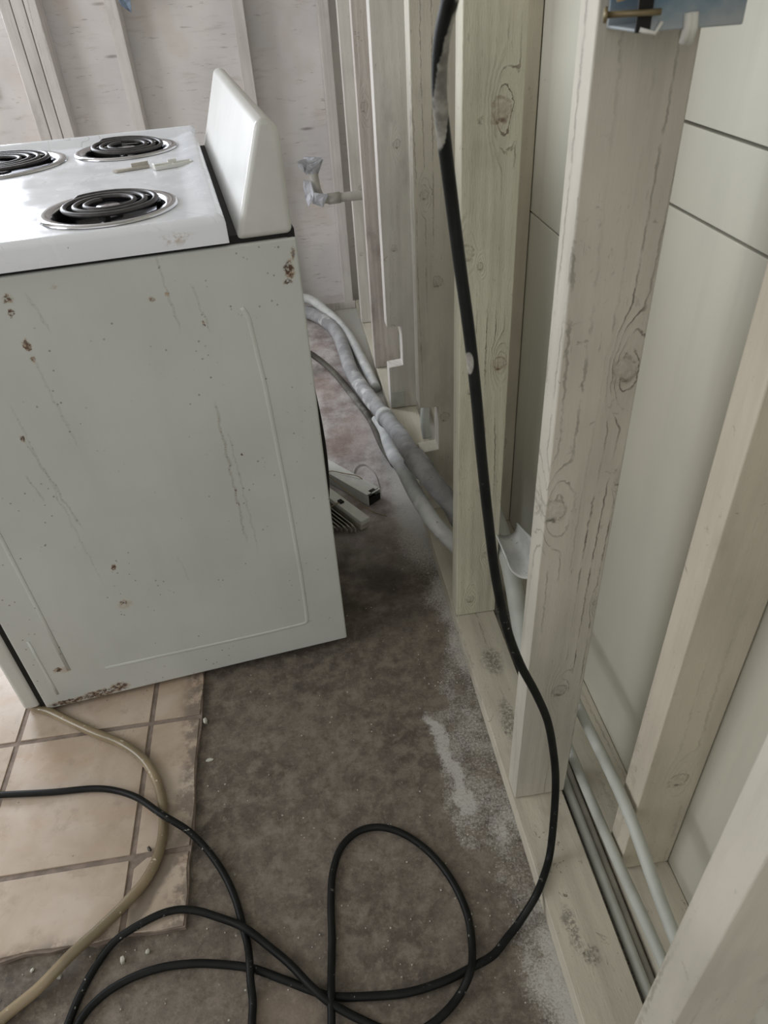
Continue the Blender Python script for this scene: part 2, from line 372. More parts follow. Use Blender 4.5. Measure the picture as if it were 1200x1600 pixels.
def conduit_mat(name, a, b, spray):
    n = NT(name, .6, .3); o = n.obj()
    c = n.mix(n.rng(n.noise(o, 16, 4, .6), .35, .65), a, b)
    w = n.rng(n.noise(n.vm('ADD', o, (3, 1, 2)), 11, 3, .6), .55, .68)
    c = n.mix(n.mul(w, spray), c, lin(214, 214, 214))
    cr = n.mul(n.rng(n.noise(o, 90, 4, .7), .64, .7), .7)
    c = n.mix(cr, c, lin(90, 86, 84)); n.set('Base Color', c)
    n.set('Normal', n.bump(n.noise(o, 60, 3), .4, .003)); return n.m
m_cond = conduit_mat('oversprayed_conduit', lin(168, 168, 170), lin(140, 140, 142), .8)
m_cond_w = conduit_mat('white_conduit', lin(204, 206, 204), lin(186, 188, 188), .9)
m_cable = conduit_mat('dark_range_cable', lin(96, 92, 84), lin(74, 70, 64), .15)
m_pipe = plain('painted_pipe', lin(186, 189, 183), .5, var=.10, sc=25)
m_pipe_g = plain('painted_pipe_dull', lin(172, 170, 162), .6, var=.18, sc=30)
m_tape = conduit_mat('silver_tape', lin(190, 192, 200), lin(130, 130, 132), .7)
m_white = plain('white_plastic', lin(214, 214, 208), .45, var=.08)
m_white_g = plain('aged_white_vinyl', lin(186, 180, 170), .5, var=.2, sc=30)
m_blue = plain('blue_plastic_box', lin(70, 108, 132), .4, var=.15)
def blue_mat():
    n = NT('blue_box_oversprayed', .45, .4); o = n.obj(); s = n.sep(o)
    f = n.rng(n.add(s[2], n.mul(n.math('SUBTRACT', n.noise(o, 45, 4), .5), .03)), .030, .0)
    c = n.mix(n.mul(f, .75), lin(78, 112, 134), lin(176, 178, 178)); n.set('Base Color', c); return n.m
m_blueS = blue_mat()
m_nail = plain('nail_metal', lin(130, 118, 92), .4, .6)
m_string = plain('tan_string', lin(150, 132, 104), .8)
m_chip = plain('plaster_chip', lin(196, 194, 184), .8, var=.2)
m_plain_wall = plain('painted_board_wall', lin(205, 202, 192), .8, var=.08, sc=3)

# ---------------------------------------------------------------- mesh helpers
def link(name, bm, mat, parent=None, smooth=False, bevel=0., seg=2, loc=None):
    me = bpy.data.meshes.new(name); bmesh.ops.recalc_face_normals(bm, faces=bm.faces); bm.to_mesh(me); bm.free()
    me.materials.append(mat)
    if smooth:
        for p in me.polygons: p.use_smooth = True
    o = bpy.data.objects.new(name, me); COL.objects.link(o)
    if parent: o.parent = parent
    if loc: o.location = loc
    if bevel:
        b = o.modifiers.new('bevel', 'BEVEL'); b.width = bevel; b.segments = seg; b.limit_method = 'ANGLE'; b.angle_limit = .6
        for p in me.polygons: p.use_smooth = True
        w = o.modifiers.new('wn', 'WEIGHTED_NORMAL'); w.keep_sharp = False
    return o
def tag(o, label, cat, group=None):
    o['label'] = label; o['category'] = cat
    if group: o['group'] = group
    return o
def struct(o): o['kind'] = 'structure'; return o
def empty(name, loc=(0, 0, 0), rz=0., label=None, cat=None, group=None):
    o = bpy.data.objects.new(name, None); COL.objects.link(o); o.location = loc; o.rotation_euler = (0, 0, rz)
    o.empty_display_size = .05
    if label: tag(o, label, cat, group)
    return o
def box(bm, x0, x1, y0, y1, z0, z1):
    vs = [bm.verts.new(p) for p in ((x0, y0, z0), (x1, y0, z0), (x1, y1, z0), (x0, y1, z0), (x0, y0, z1), (x1, y0, z1), (x1, y1, z1), (x0, y1, z1))]
    for f in ((0, 3, 2, 1), (4, 5, 6, 7), (0, 1, 5, 4), (1, 2, 6, 5), (2, 3, 7, 6), (3, 0, 4, 7)): bm.faces.new([vs[i] for i in f])
    return vs
def bx(*a):
    bm = bmesh.new(); box(bm, *a); return bm
def prism(bm, poly, y0, y1, axis='Y'):
    """poly = (a, b) outline, extruded along an axis"""
    def P(a, b, t): return {'Y': (a, t, b), 'X': (t, a, b), 'Z': (a, b, t)}[axis]
    A = [bm.verts.new(P(a, b, y0)) for a, b in poly]; B = [bm.verts.new(P(a, b, y1)) for a, b in poly]
    bm.faces.new(A); bm.faces.new(B[::-1]); k = len(poly)
    for i in range(k): bm.faces.new((A[i], B[i], B[(i + 1) % k], A[(i + 1) % k]))
def catmull(P, n=10):
    P = [Vector(p) for p in P]; out = []
    for i in range(len(P) - 1):
        p0 = P[i - 1] if i else P[0] * 2 - P[1]; p1, p2 = P[i], P[i + 1]
        p3 = P[i + 2] if i + 2 < len(P) else P[-1] * 2 - P[-2]
        # centripetal parametrisation keeps unevenly spaced points smooth
        t1 = max((p1 - p0).length, 1e-5) ** .5; t2 = t1 + max((p2 - p1).length, 1e-5) ** .5; t3 = t2 + max((p3 - p2).length, 1e-5) ** .5
        for k in range(n):
            t = t1 + (t2 - t1) * k / n
            A1 = p0 * ((t1 - t) / t1) + p1 * (t / t1); A2 = p1 * ((t2 - t) / (t2 - t1)) + p2 * ((t - t1) / (t2 - t1)); A3 = p2 * ((t3 - t) / (t3 - t2)) + p3 * ((t - t2) / (t3 - t2))
            B1 = A1 * ((t2 - t) / t2) + A2 * (t / t2); B2 = A2 * ((t3 - t) / (t3 - t1)) + A3 * ((t - t1) / (t3 - t1))
            out.append(B1 * ((t2 - t) / (t2 - t1)) + B2 * ((t - t1) / (t2 - t1)))
    out.append(P[-1]); return out
def tube(bm, pts, r, seg=12, sx=1., sy=1., cap=True):
    pts = [Vector(p) for p in pts]; rings = []
    up = Vector((0, 0, 1)); prev = None
    for i, p in enumerate(pts):
        t = (pts[min(i + 1, len(pts) - 1)] - pts[max(i - 1, 0)]).normalized()
        if prev is None:
            a = t.cross(up if abs(t.z) < .9 else Vector((1, 0, 0))).normalized()
        else: a = (prev - t * prev.dot(t)).normalized()
        prev = a; b = t.cross(a); rr = r(i / (len(pts) - 1)) if callable(r) else r
        rings.append([bm.verts.new(p + a * math.cos(q) * rr * sx + b * math.sin(q) * rr * sy) for q in [2 * math.pi * k / seg for k in range(seg)]])
    for A, B in zip(rings, rings[1:]):
        for k in range(seg): bm.faces.new((A[k], A[(k + 1) % seg], B[(k + 1) % seg], B[k]))
    if cap: bm.faces.new(rings[0][::-1]); bm.faces.new(rings[-1])
def tb(pts, r, n=8, seg=12, **k):
    bm = bmesh.new(); tube(bm, catmull(pts, n) if n else pts, r, seg, **k); return bm
def lathe(bm, prof, seg=64, c=(0, 0, 0)):
    R = []
    for r, z in prof: R.append([bm.verts.new((c[0] + r * math.cos(2 * math.pi * k / seg), c[1] + r * math.sin(2 * math.pi * k / seg), c[2] + z)) for k in range(seg)])
    for A, B in zip(R, R[1:]):
        for k in range(seg): bm.faces.new((A[k], A[(k + 1) % seg], B[(k + 1) % seg], B[k]))
    return R

# ---------------------------------------------------------------- setting
TOP = 2.42
struct(link('floor', bx(-3.2, .56, -2.2, 3.22, -.12, 0), m_conc))
# right wall: painted boards with open joints
bm = bmesh.new()
g = .0016
for (y0, y1, zs) in ((-.9, .93, (0.006, .949, 1.04, TOP)), (.93, 3.16, (0.006, .807, 1.70, TOP))):
    for a, b in zip(zs, zs[1:]): box(bm, .47, .486, y0 + .001, y1 - .001, a + g, b - g)
struct(link('wall_right', bm, m_sheath, bevel=.0012))
struct(link('joint_shade_1', bx(.4865, .50, -.9, 3.16, 0, TOP), m_black))  # black sheet added as the shade behind the open joints
# back wall: plywood, with the opening at its left end
bm = bmesh.new()
box(bm, -1.0, .47, 3.16, 3.18, .0, TOP); box(bm, -3.0, -2.2, 3.16, 3.18, 0, TOP)
box(bm, -2.2, -1.0, 3.16, 3.18, 0, .9); box(bm, -2.2, -1.0, 3.16, 3.18, 2.1, TOP)
struct(link('wall_back', bm, m_ply))
bm = bmesh.new()
box(bm, -3.02, -3.0, -2.2, 3.18, 0, .9); box(bm, -3.02, -3.0, -2.2, 3.18, 2.2, TOP)
box(bm, -3.02, -3.0, -2.2, 0.05, .9, 2.2); box(bm, -3.02, -3.0, 1.75, 3.18, .9, 2.2)
struct(link('wall_left', bm, m_plain_wall))
struct(link('ceiling', bx(-3.2, .56, -.2, 3.22, TOP, TOP + .05), m_plain_wall))
def window(idx, pts):
    o = None; bm = bmesh.new()
    for b in pts: box(bm, *b)
    return struct(link('window_%d' % idx, bm, m_white, bevel=.002))
window(1, [(-2.2, -2.15, 3.14, 3.19, .9, 2.1), (-1.05, -1.0, 3.14, 3.19, .9, 2.1), (-2.15, -1.05, 3.14, 3.19, .9, .95), (-2.15, -1.05, 3.14, 3.19, 2.05, 2.1)])
window(2, [(-3.03, -2.98, .05, .1, .9, 2.2), (-3.03, -2.98, 1.7, 1.75, .9, 2.2), (-3.03, -2.98, .1, 1.7, .9, .95), (-3.03, -2.98, .1, 1.7, 2.15, 2.2)])

# ---------------------------------------------------------------- framing of the right wall
G1 = 'studs of the right wall'
PZ = .038
def stud(x0, y0, mat, label, name='wall_stud', w=.089, t=.040, notches=(), z0=PZ, z1=TOP - .04, group=G1, lean=0., bev=.0022):
    """wide face towards -Y, narrow face towards -X; notches = (zlow, zhigh, depth) cut in from the narrow face"""
    poly = [(0, z0)]
    for (a, b, d) in notches: poly += [(0, a), (d, a + .004), (d, b - .002), (0, b)]
    poly += [(0, z1), (w, z1), (w, z0)]
    bm = bmesh.new(); prism(bm, poly, 0, t)
    if len(poly) == 4: bmesh.ops.subdivide_edges(bm, edges=[e for e in bm.edges if abs(e.verts[0].co.z - e.verts[1].co.z) > 1], cuts=24)
    rnd = random.Random(int(y0 * 1000))
    o = link(name, bm, mat, bevel=bev, loc=(x0, y0, 0)); o.rotation_euler = (lean, 0, 0)
    return tag(o, label, 'stud', group)
stud(.2585, .196, m_stud_C, 'nearest white-painted stud cutting across the bottom right corner of the photo')
sA = stud(.2585, .642, m_stud_A, 'broad white-painted stud carrying the blue electrical box at its top')
sB = stud(.2565, 1.090, m_stud_B, 'cream stud with raised grain and a large cross-split knot, standing behind the hanging black hose', t=.043)
stud(.2540, 1.490, m_stud_C, 'white-painted stud notched low down, second back from the hanging black hose', notches=((.222, .350, .046),), t=.05)
stud(.2550, 2.060, m_stud_far, 'grey-white stud with a long low notch and a white ledge over a small plate', notches=((.186, .322, .046),), t=.052)
stud(.2430, 2.370, m_stud_rough, 'rough brownish-white stud with an oval knot, just beyond the notched pair')
stud(.2430, 2.800, m_stud_far, 'farthest white stud of the right wall, next to the back corner', w=.075)
bm = bmesh.new(); prism(bm, [(.262, -.9), (.351, -.9), (.335, 3.07), (.246, 3.07)], .0, PZ - .0015, 'Z')
tag(link('bottom_plate', bm, m_plate, bevel=.0015), 'long white-painted bottom plate on the concrete under the near row of studs', 'bottom plate')
bm = bmesh.new(); prism(bm, [(.262, -.9), (.351, -.9), (.335, 3.07), (.246, 3.07)], TOP - .04, TOP, 'Z')
tag(link('top_plate', bm, m_plate), 'white-painted top plate over the studs of the right wall', 'top plate')
# outer row against the boards
stud(.386, .495, m_fur, 'cream-painted outer stud nailed to the wall boards behind the thin pipes', w=.0825, t=.044)
stud(.386, 1.400, m_fur, 'narrow cream outer stud seen just behind the cross-knot stud against the boards', w=.0825, t=.044)
tag(link('bottom_plate', bx(.386, .4695, -.9, 3.07, 0, PZ - .0015), m_plate, bevel=.002), 'cream-painted outer bottom plate at the foot of the wall boards, behind the pipes', 'bottom plate')

# ---------------------------------------------------------------- framing of the back wall
G2 = 'studs of the back wall'
YB = 3.07
for x0, x1, lab in ((-.872, -.834, 'left board of the triple white stud on the back wall'), (-.831, -.792, 'middle board of the triple white stud on the back wall'),
                    (-.789, -.750, 'right board of the triple white stud on the back wall'), (-.528, -.487, 'white back wall stud with a torn bluish scrap at its side'),
                    (-.103, -.061, 'white back wall stud standing behind the raised rear panel of the range'), (.197, .236, 'white back wall stud in the right rear corner')):
    bm = bx(0, x1 - x0, 0, .0895, .034, TOP - .04)
    tag(link('wall_stud', bm, m_backstud, bevel=.002, loc=(x0, YB, 0)), lab, 'stud', G2)
tag(link('bottom_plate', bx(-1.0, .2445, YB - .002, 3.16, 0, .034), m_backstud, bevel=.002), 'grey-white bottom plate along the foot of the back wall', 'bottom plate')

# ---------------------------------------------------------------- range (electric stove)
AZ = .12222
stove = empty('electric_range', (.007, 1.086, 0), AZ, 'white electric range with rust-spotted side and four coil burners', 'stove')
WID = .76
bm = bmesh.new(); box(bm, -.640, 0, 0, WID, .022, .893); body = link('body', bm, m_side, stove, bevel=.004, seg=3)
body['label'] = 'rust-spotted white side and shell of the range'
# pressed ridges on the near side
def ridge(pts, w=.0045, h=.0022):
    bm = bmesh.new()
    tube(bm, catmull([(p[0], 0.0, p[1]) for p in pts], 4), w, 8, 1, 1)
    for v in bm.verts: v.co.y *= h / w
    return bm
link('pressed_ridge', ridge([(-.097, .800), (-.090, .780), (-.080, .12), (-.084, .100), (-.105, .097), (-.50, .103)], .004, .0014), m_side, body, True)
link('pressed_ridge', ridge([(-.572, .80), (-.566, .12)], .004, .0012), m_side, body, True)
link('pressed_ridge', ridge([(-.610, .22), (-.607, .06)], .003, .0012), m_side, body, True)
# dark recess under the cooktop
link('upper_recess', bx(-.655, -.006, .006, WID - .006, .8935, .905), m_black, stove)
# cooktop: pressed steel sheet with a raised rim, four burner wells
burners = [(-.263, .135, .100), (-.247, .630, .100), (-.512, .600, .124), (-.555, .135, .100)]
burners = [(-.263, .137, .103, .085), (-.247, .628, .103, .085), (-.492, .600, .128, .108), (-.548, .137, .103, .085)]
X0, X1, Y0, Y1 = -.668, -.098, -.006, WID + .006
def top_z(x, y):
    z = .931
    dy0, dy1, dx0, dx1 = y - Y0, Y1 - y, x - X0, X1 - x
    def rise(d, w0, w1, h): 
        t = min(max((d - w0) / (w1 - w0), 0), 1); t = t * t * (3 - 2 * t); return h * (1 - t)
    z += max(rise(dy0, .010, .028, .006), rise(dy1, .012, .040, .016), rise(dx1, .010, .055, .007), rise(dx0, .01, .04, .008))
    d = min(dy0, dy1, dx0, dx1); r = .011
    if d < r: z -= r - math.sqrt(max(r * r - (r - d) ** 2, 0))
    for bxx, byy, br, bi in burners:
        q = math.hypot(x - bxx, y - byy)
        if q < bi: z = .905
    return z
bm = bmesh.new()
def axis_samples(a, b, step):
    edge = [0, .0008, .0025, .005, .008, .011]
    inner = []; k = int((b - a - .022) / step)
    inner = [a + .011 + (b - a - .022) * i / k for i in range(1, k)]
    return [a + e for e in edge] + inner + [b - e for e in reversed(edge)]
xs, ys = axis_samples(X0, X1, .0042), axis_samples(Y0, Y1, .0042)
grid = [[bm.verts.new((x, y, top_z(x, y))) for y in ys] for x in xs]
for i in range(len(xs) - 1):
    for j in range(len(ys) - 1): bm.faces.new((grid[i][j], grid[i + 1][j], grid[i + 1][j + 1], grid[i][j + 1]))
ring = [grid[i][0] for i in range(len(xs))] + [grid[-1][j] for j in range(1, len(ys))] + [grid[i][-1] for i in range(len(xs) - 2, -1, -1)] + [grid[0][j] for j in range(len(ys) - 2, 0, -1)]
low = []
for v in ring: low.append(bm.verts.new((v.co.x, v.co.y, .899)))
for k in range(len(ring)): bm.faces.new((ring[k], ring[(k + 1) % len(ring)], low[(k + 1) % len(ring)], low[k]))
link('cooktop', bm, m_top, stove, True)
# burners
for bi, (cx, cy, ro, ri) in enumerate(burners):
    bm = bmesh.new(); lathe(bm, [(ro + .001, .0), (ro, .0032), (ro - .004, .0045), (ri + .003, .003), (ri, .0), (ri - .001, -.004)], 72)
    rim = link('burner_rim', bm, m_chrome, stove, True, loc=(cx, cy, .932))
    bm = bmesh.new(); lathe(bm, [(ri - .001, -.002), (ri - .006, -.012), (ri - .022, -.022), (.03, -.026), (.001, -.026)], 48)
    link('drip_bowl', bm, m_bowl, rim, True)
    bm = bmesh.new()
    turns = 4.1 if ro > .11 else 3.05; r0, r1 = .029, ri - .007
    N = int(turns * 40); pts = []
    for k in range(N + 1):
        f = k / N; a = 2 * math.pi * turns * f + 1.9; r = r0 + (r1 - r0) * f
        pts.append((r * math.cos(a), r * math.sin(a), .0085))
    a = 2 * math.pi * turns + 1.9
    pts += [((r1 - .001) * math.cos(a + .12), (r1 - .001) * math.sin(a + .12), .006), ((r1 - .002) * math.cos(a + .2), (r1 - .002) * math.sin(a + .2), -.008)]
    tube(bm, pts, .0043, 10, 1.0, .8)
    coil = link('heating_coil', bm, m_coil, rim, True)
    if bi == 1: coil.rotation_euler = (math.radians(2.5), math.radians(2.2), 0)
    bm = bmesh.new()
    for q in range(3):
        w = 2 * math.pi * q / 3 + .5; c_, s_ = math.cos(w), math.sin(w)
        vs = box(bm, .016, ri - .004, -.0012, .0012, -.012, .0048)
        for v in vs: v.co = Vector((v.co.x * c_ - v.co.y * s_, v.co.x * s_ + v.co.y * c_, v.co.z))
    link('coil_support', bm, m_black, rim)
    bm = bmesh.new(); lathe(bm, [(.019, -.012), (.019, .005), (.016, .0068), (.0005, .0068)], 32)
    link('centre_cap', bm, m_chrome, rim, True)
# backguard
bm = bmesh.new()
poly = [(-.087, .899), (-.004, .899), (-.004, 1.035), (-.016, 1.050), (-.034, 1.050)]
prism(bm, poly, -.002, WID + .002)
for v in bm.verts:
    if v.co.z > 1.0 and v.co.y < .3: v.co.y += .004
link('rear_panel', bm, m_enamel, stove, bevel=.012, seg=5)
link('panel_seam', bx(-.012, -.0012, .004, WID - .004, .88, .905), m_black, stove)
link('storage_drawer', bx(-.682, -.650, .002, WID - .002, .032, .262), m_enamel, stove, bevel=.008, seg=3)
link('drawer_gap', bx(-.651, -.639, .006, WID - .006, .030, .89), m_black, stove)
door = link('oven_door', bx(-.682, -.650, .002, WID - .002, .268, .885), m_enamel, stove, bevel=.006, seg=3)
link('door_handle', tb([(-.684, .08, .83), (-.715, .10, .83), (-.718, .38, .83), (-.715, .66, .83), (-.684, .68, .83)], .011), m_chrome, door, True)
for fx, fy in ((-.05, .05), (-.05, .71), (-.60, .05), (-.60, .71)):
    bm = bmesh.new(); tube(bm, [(fx, fy, .0005 if fx > -.3 else .0125), (fx, fy, .03)], .016, 16); link('levelling_leg', bm, m_black, stove, True)
# cord sagging along the back edge of the range
link('rear_cord', tb([(.001, .12, .66), (.004, .11, .60), (.009, .10, .52), (.011, .10, .44), (.008, .105, .36), (.001, .12, .28)], .0085, sx=.8), m_black, stove, True)

# ---------------------------------------------------------------- tile patch
tilep = empty('tile_patch', (0, 0, 0), 0, 'broken-edged patch of beige square floor tiles under the front of the range', 'floor tiles')
rj = random.Random(3)
edge = [(-1.9, .534), (-.62, .534), (-.595, .531), (-.56, .537), (-.52, .533), (-.47, .538), (-.445, .530), (-.41, .534), (-.406, .541), (-.36, .536), (-.31, .536), (-.309, .60), (-.312, .64), (-.307, .70), (-.311, .78), (-.313, .85), (-.308, .92), (-.312, 1.04), (-.311, 1.4), (-.311, 2.4), (-1.9, 2.4)]
bm = bmesh.new(); prism(bm, edge, .0003, .0096, 'Z'); link('grout_bed', bm, m_grout, tilep)
gx = [-1.9, -1.735, -1.47, -1.205, -.94, -.675, -.410, -.313]; gy = [.538, .665, .942, 1.217, 1.492, 1.767, 2.042, 2.317, 2.40]
for i in range(len(gx) - 1):
    for j in range(len(gy) - 1):
        a, b, c, d = gx[i] + .005, gx[i + 1] - .005, gy[j] + (.005 if j else .0), gy[j + 1] - .005
        if i == len(gx) - 2: b = gx[i + 1]
        bm = bmesh.new()
        if i == len(gx) - 2 and j == 0: prism(bm, [(a, c + .004), (a + .05, c - .001), (b, c), (b + .003, c + .05), (b - .002, d - .03), (b, d), (a + .02, d), (a, d - .016)], .001, .0122, 'Z')
        elif j == 0 and i == len(gx) - 3: prism(bm, [(a, c), (a + .05, c - .004), (a + .12, c + .002), (b - .04, c - .003), (b, c), (b, d), (a, d)], .001, .0122, 'Z')
        elif i == len(gx) - 2: prism(bm, [(a, c), (b, c), (b + .003, c + .08), (b - .002, c + .15), (b, d), (a, d)], .001, .0122, 'Z')
        else: box(bm, a, b, c, d, .001, .0122)
        link('tile', bm, m_tile, tilep, bevel=.0012)

# ---------------------------------------------------------------- black hose
HANG = [(.120, .50, 1.30), (.1223, .54, 1.201), (.1231, .56, 1.1814), (.1225, .58, 1.163), (.1243, .60, 1.1424), (.1272, .615, 1.12), (.1333, .63, 1.0906), (.1414, .64, 1.0437), (.15, .64, .9822), (.1591, .635, .9147), (.1666, .63, .8463), (.1727, .625, .778), (.1833, .62, .6824), (.1949, .615, .5932), (.2117, .61, .5089), (.2316, .605, .4433), (.2574, .60, .379), (.2766, .595, .322), (.2898, .59, .2543), (.2965, .58, .1909), (.2939, .56, .1238), (.2817, .528, .048), (.2653, .5035, .0450)]
LOOP_A = [(0.2451, 0.4789, 0.0400), (0.2256, 0.4648, 0.020), (0.2044, 0.4497, 0.008), (0.190, 0.4400, 0.0062), (0.161, 0.419, 0.006), (0.125, 0.408, 0.006), (0.087, 0.398, 0.006), (0.027, 0.391, 0.006), (-0.029, 0.395, 0.006), (-0.087, 0.404, 0.006), (-0.113, 0.415, 0.006), (-0.16, 0.439, 0.006), (-0.206, 0.461, 0.006), (-0.257, 0.475, 0.006), (-0.296, 0.482, 0.006), (-0.345, 0.484, 0.006), (-0.392, 0.476, 0.006), (-0.428, 0.46, 0.006), (-0.453, 0.436, 0.006), (-0.466, 0.400, 0.006), (-0.475, 0.375, 0.006), (-0.482, 0.392, .008)]
LOOP_B = [(-0.473, 0.428, 0.006), (-0.462, 0.466, 0.006), (-0.445, 0.503, 0.006), (-0.42, 0.53, 0.0135), (-0.38, 0.548, 0.0192), (-0.337, 0.56, 0.0192), (-0.302, 0.558, 0.0165), (-0.253, 0.538, 0.014), (-0.214, 0.515, 0.018), (-0.178, 0.485, 0.012), (-0.144, 0.452, 0.014), (-0.112, 0.414, 0.018), (-0.088, 0.392, 0.017), (-0.051, 0.37, 0.007), (-0.008, 0.347, 0.006), (0.023, 0.34, 0.006), (0.057, 0.349, 0.006), (0.095, 0.372, 0.008), (0.120, 0.398, 0.018), (0.132, 0.434, 0.008), (0.136, 0.481, 0.006), (0.127, 0.527, 0.006), (0.11, 0.567, 0.006), (0.086, 0.602, 0.006), (0.052, 0.633, 0.006), (0.015, 0.649, 0.006), (-0.019, 0.647, 0.006), (-0.05, 0.626, 0.006), (-0.069, 0.587, 0.006), (-0.077, 0.536, 0.006), (-0.080, 0.48, 0.006), (-0.084, 0.44, 0.009), (-0.087, 0.400, 0.018), (-0.092, 0.355, 0.008), (-0.112, 0.299, 0.006), (-0.155, 0.285, 0.006), (-0.194, 0.312, 0.006), (-0.204, 0.373, 0.006), (-0.203, 0.417, 0.006), (-0.205, 0.440, 0.014), (-0.206, 0.465, 0.018), (-0.21, 0.49, 0.010), (-0.219, 0.523, 0.006), (-0.232, 0.567, 0.006), (-0.252, 0.611, 0.008), (-0.28, 0.653, 0.014), (-0.314, 0.689, 0.025), (-0.357, 0.718, 0.0385), (-0.413, 0.769, 0.027), (-0.458, 0.795, 0.0205), (-0.495, 0.806, 0.0195), (-0.578, 0.813, 0.0195), (-0.674, 0.824, 0.0205), (-0.818, 0.841, 0.0195), (-1.1, .90, .0195)]
bm = bmesh.new(); tube(bm, catmull(HANG + LOOP_A + LOOP_B, 8), .0060, 14)
tag(link('rubber_hose', bm, m_cord, smooth=True), 'long black rubber hose hanging in front of the studs and looping over the concrete floor', 'hose')
AMB = [(-0.68, 1.06, 0.024), (-0.66, 1.023, 0.022), (-0.622, 1.002, 0.0215), (-0.574, 0.969, 0.0215), (-0.516, 0.93, 0.0215), (-0.46, 0.896, 0.0215), (-0.415, 0.855, 0.0215), (-0.385, 0.808, 0.0215), (-0.366, 0.753, 0.0215), (-0.359, 0.697, 0.0215), (-0.364, 0.652, 0.0215), (-0.379, 0.617, 0.0215), (-0.408, 0.583, 0.0215), (-0.444, 0.55, 0.0215), (-0.481, 0.52, 0.0205), (-0.525, 0.483, 0.0125), (-0.569, 0.454, 0.0092), (-0.616, 0.414, 0.009), (-.70, .36, .009)]
tag(link('vinyl_tube', tb(AMB, .0088, 8, 16), m_amber, smooth=True), 'translucent amber vinyl tube curving over the beige tiles from under the range', 'tube')

# ---------------------------------------------------------------- conduits and cable behind the range
H1 = [(-.12, 3.02, .03), (-0.001, 3.02, .03), (0.065, 2.945, .03), (0.128, 2.781, .03), (0.146, 2.586, .03), (0.155, 2.375, .032), (0.189, 2.155, .045), (0.212, 1.90, .105), (0.222, 1.62, .195), (0.229, 1.45, .238), (0.262, 1.36, .215), (0.300, 1.34, .160), (.325, 1.33, .10), (.345, 1.34, .060)]
h1 = link('flexible_conduit', tb(H1, lambda t: .026 if t < .5 else .024, 8, 20), m_cond, smooth=True)
tag(h1, 'thick grey conduit snaking from the back wall into the gap behind the cross-knot stud', 'conduit')
for a in (7, 9):
    p, q = Vector(H1[a]), Vector(H1[a + 1]); d = (q - p).normalized()
    bm = bmesh.new(); tube(bm, [p + d * .05 * k / 3 for k in range(4)], .0285, 20)
    link('coupling', bm, m_cond_w if a == 7 else m_cond, h1, True)
H2 = [(-.12, 3.035, .085), (0.03, 3.035, .080), (0.112, 2.935, .045), (0.172, 2.740, .030), (0.200, 2.530, .024), (0.215, 2.38, .022), (0.226, 2.25, .020)]
tag(link('flexible_conduit', tb(H2, .019, 8, 18), m_cond_w, smooth=True), 'short white-painted conduit lying beside the thick grey one near the back plate', 'conduit')
H3 = [(0.196, 2.03, .022), (0.212, 1.95, .032), (0.210, 1.82, .056), (0.208, 1.66, .105), (0.211, 1.523, .155), (0.222, 1.371, .174), (0.250, 1.285, .150), (0.290, 1.255, .105), (.33, 1.25, .05)]
tag(link('flexible_conduit', tb(H3, lambda t: .013 + .006 * min(t * 8, 1), 8, 18), m_cond_w, smooth=True), 'slimmer white conduit running under the thick grey one past the notched stud', 'conduit')
CB = [(-.06, 2.45, .03), (-.02, 2.49, .055), (0.006, 2.512, .062), (0.035, 2.50, .045), (0.088, 2.423, .018), (0.150, 2.192, .012), (0.182, 2.05, .012), (0.200, 1.87, .012), (.220, 1.76, .012)]
tag(link('range_cable', tb(CB, .0145, 8, 14, sx=1.0, sy=.75), m_cable, smooth=True), 'dark flat supply cable arching from behind the range to the conduits', 'cable')
# pipes in the gap between the two rows of studs
def pipe(name, pts, r, mat, lab, cat='pipe', grp='painted pipes along the wall cavity'):
    return tag(link(name, tb(pts, r, 6, 16), mat, smooth=True), lab, cat, grp)
pipe('water_pipe', [(.362, -.6, .022), (.362, .33, .022), (.3605, .66, .020), (.3605, 1.0, .020)], .0082, m_pipe, 'thin painted pipe lying lowest, tight against the near bottom plate')
pipe('water_pipe', [(.377, -.6, .010), (.377, .34, .010), (.377, .45, .010), (.3765, .72, .010), (.377, 1.0, .010)], .0072, m_pipe_g, 'dull grey pipe half hidden between the lowest pipe and the outer plate')
pipe('water_pipe', [(.376, -.6, .105), (.3755, .343, .098), (.375, .507, .080), (.375, .693, .070), (.375, .76, .068)], .0085, m_pipe, 'middle painted pipe brushing the foot of the cream outer stud')
pipe('water_pipe', [(.372, -.6, .17), (.372, .345, .190), (.372, .50, .220), (.372, .664, .208), (.370, .80, .205), (.368, .92, .200)], .0088, m_pipe, 'highest thin painted pipe crossing in front of the cream outer stud')
bm = bmesh.new(); tube(bm, catmull([(.366, 1.22, .235), (.366, 1.12, .212), (.366, 1.043, .168), (.366, .985, .112), (.366, .90, .050), (.366, .80, .030)], 8), .0185, 22)
tag(link('drain_pipe', bm, m_pipe, smooth=True), 'wide painted pipe dropping steeply between the cross-knot stud and the box stud', 'pipe')
# curled flap hanging over it
bm = bmesh.new()
prof = []
for k in range(15):
    a = math.pi * (1.02 + .95 * k / 14); prof.append((.3625 + .0215 * math.cos(a), .262 + .021 * math.sin(a)))
prof += [(.3842, .280), (.3842, .295), (.3838, .312), (.3832, .330)]
rows = []
ysl = [.958, .966, .99, 1.02, 1.05, 1.08, 1.10]
for j, y in enumerate(ysl):
    row = []
    for i, (x, z) in enumerate(prof):
        t = i / (len(prof) - 1)
        row.append(bm.verts.new((x - (.0 if j else .001), y + .045 * (1 - t) ** 2 * (1 if j < 2 else .4), z - (.0 if i < 15 else (z - .27) * (y - .958) / .16))))
    rows.append(row)
for A, B in zip(rows, rows[1:]):
    for k in range(len(prof) - 1): bm.faces.new((A[k], A[k + 1], B[k + 1], B[k]))
fl = link('insulation_flap', bm, m_cond_w, smooth=True)
sd = fl.modifiers.new('s', 'SOLIDIFY'); sd.thickness = .003
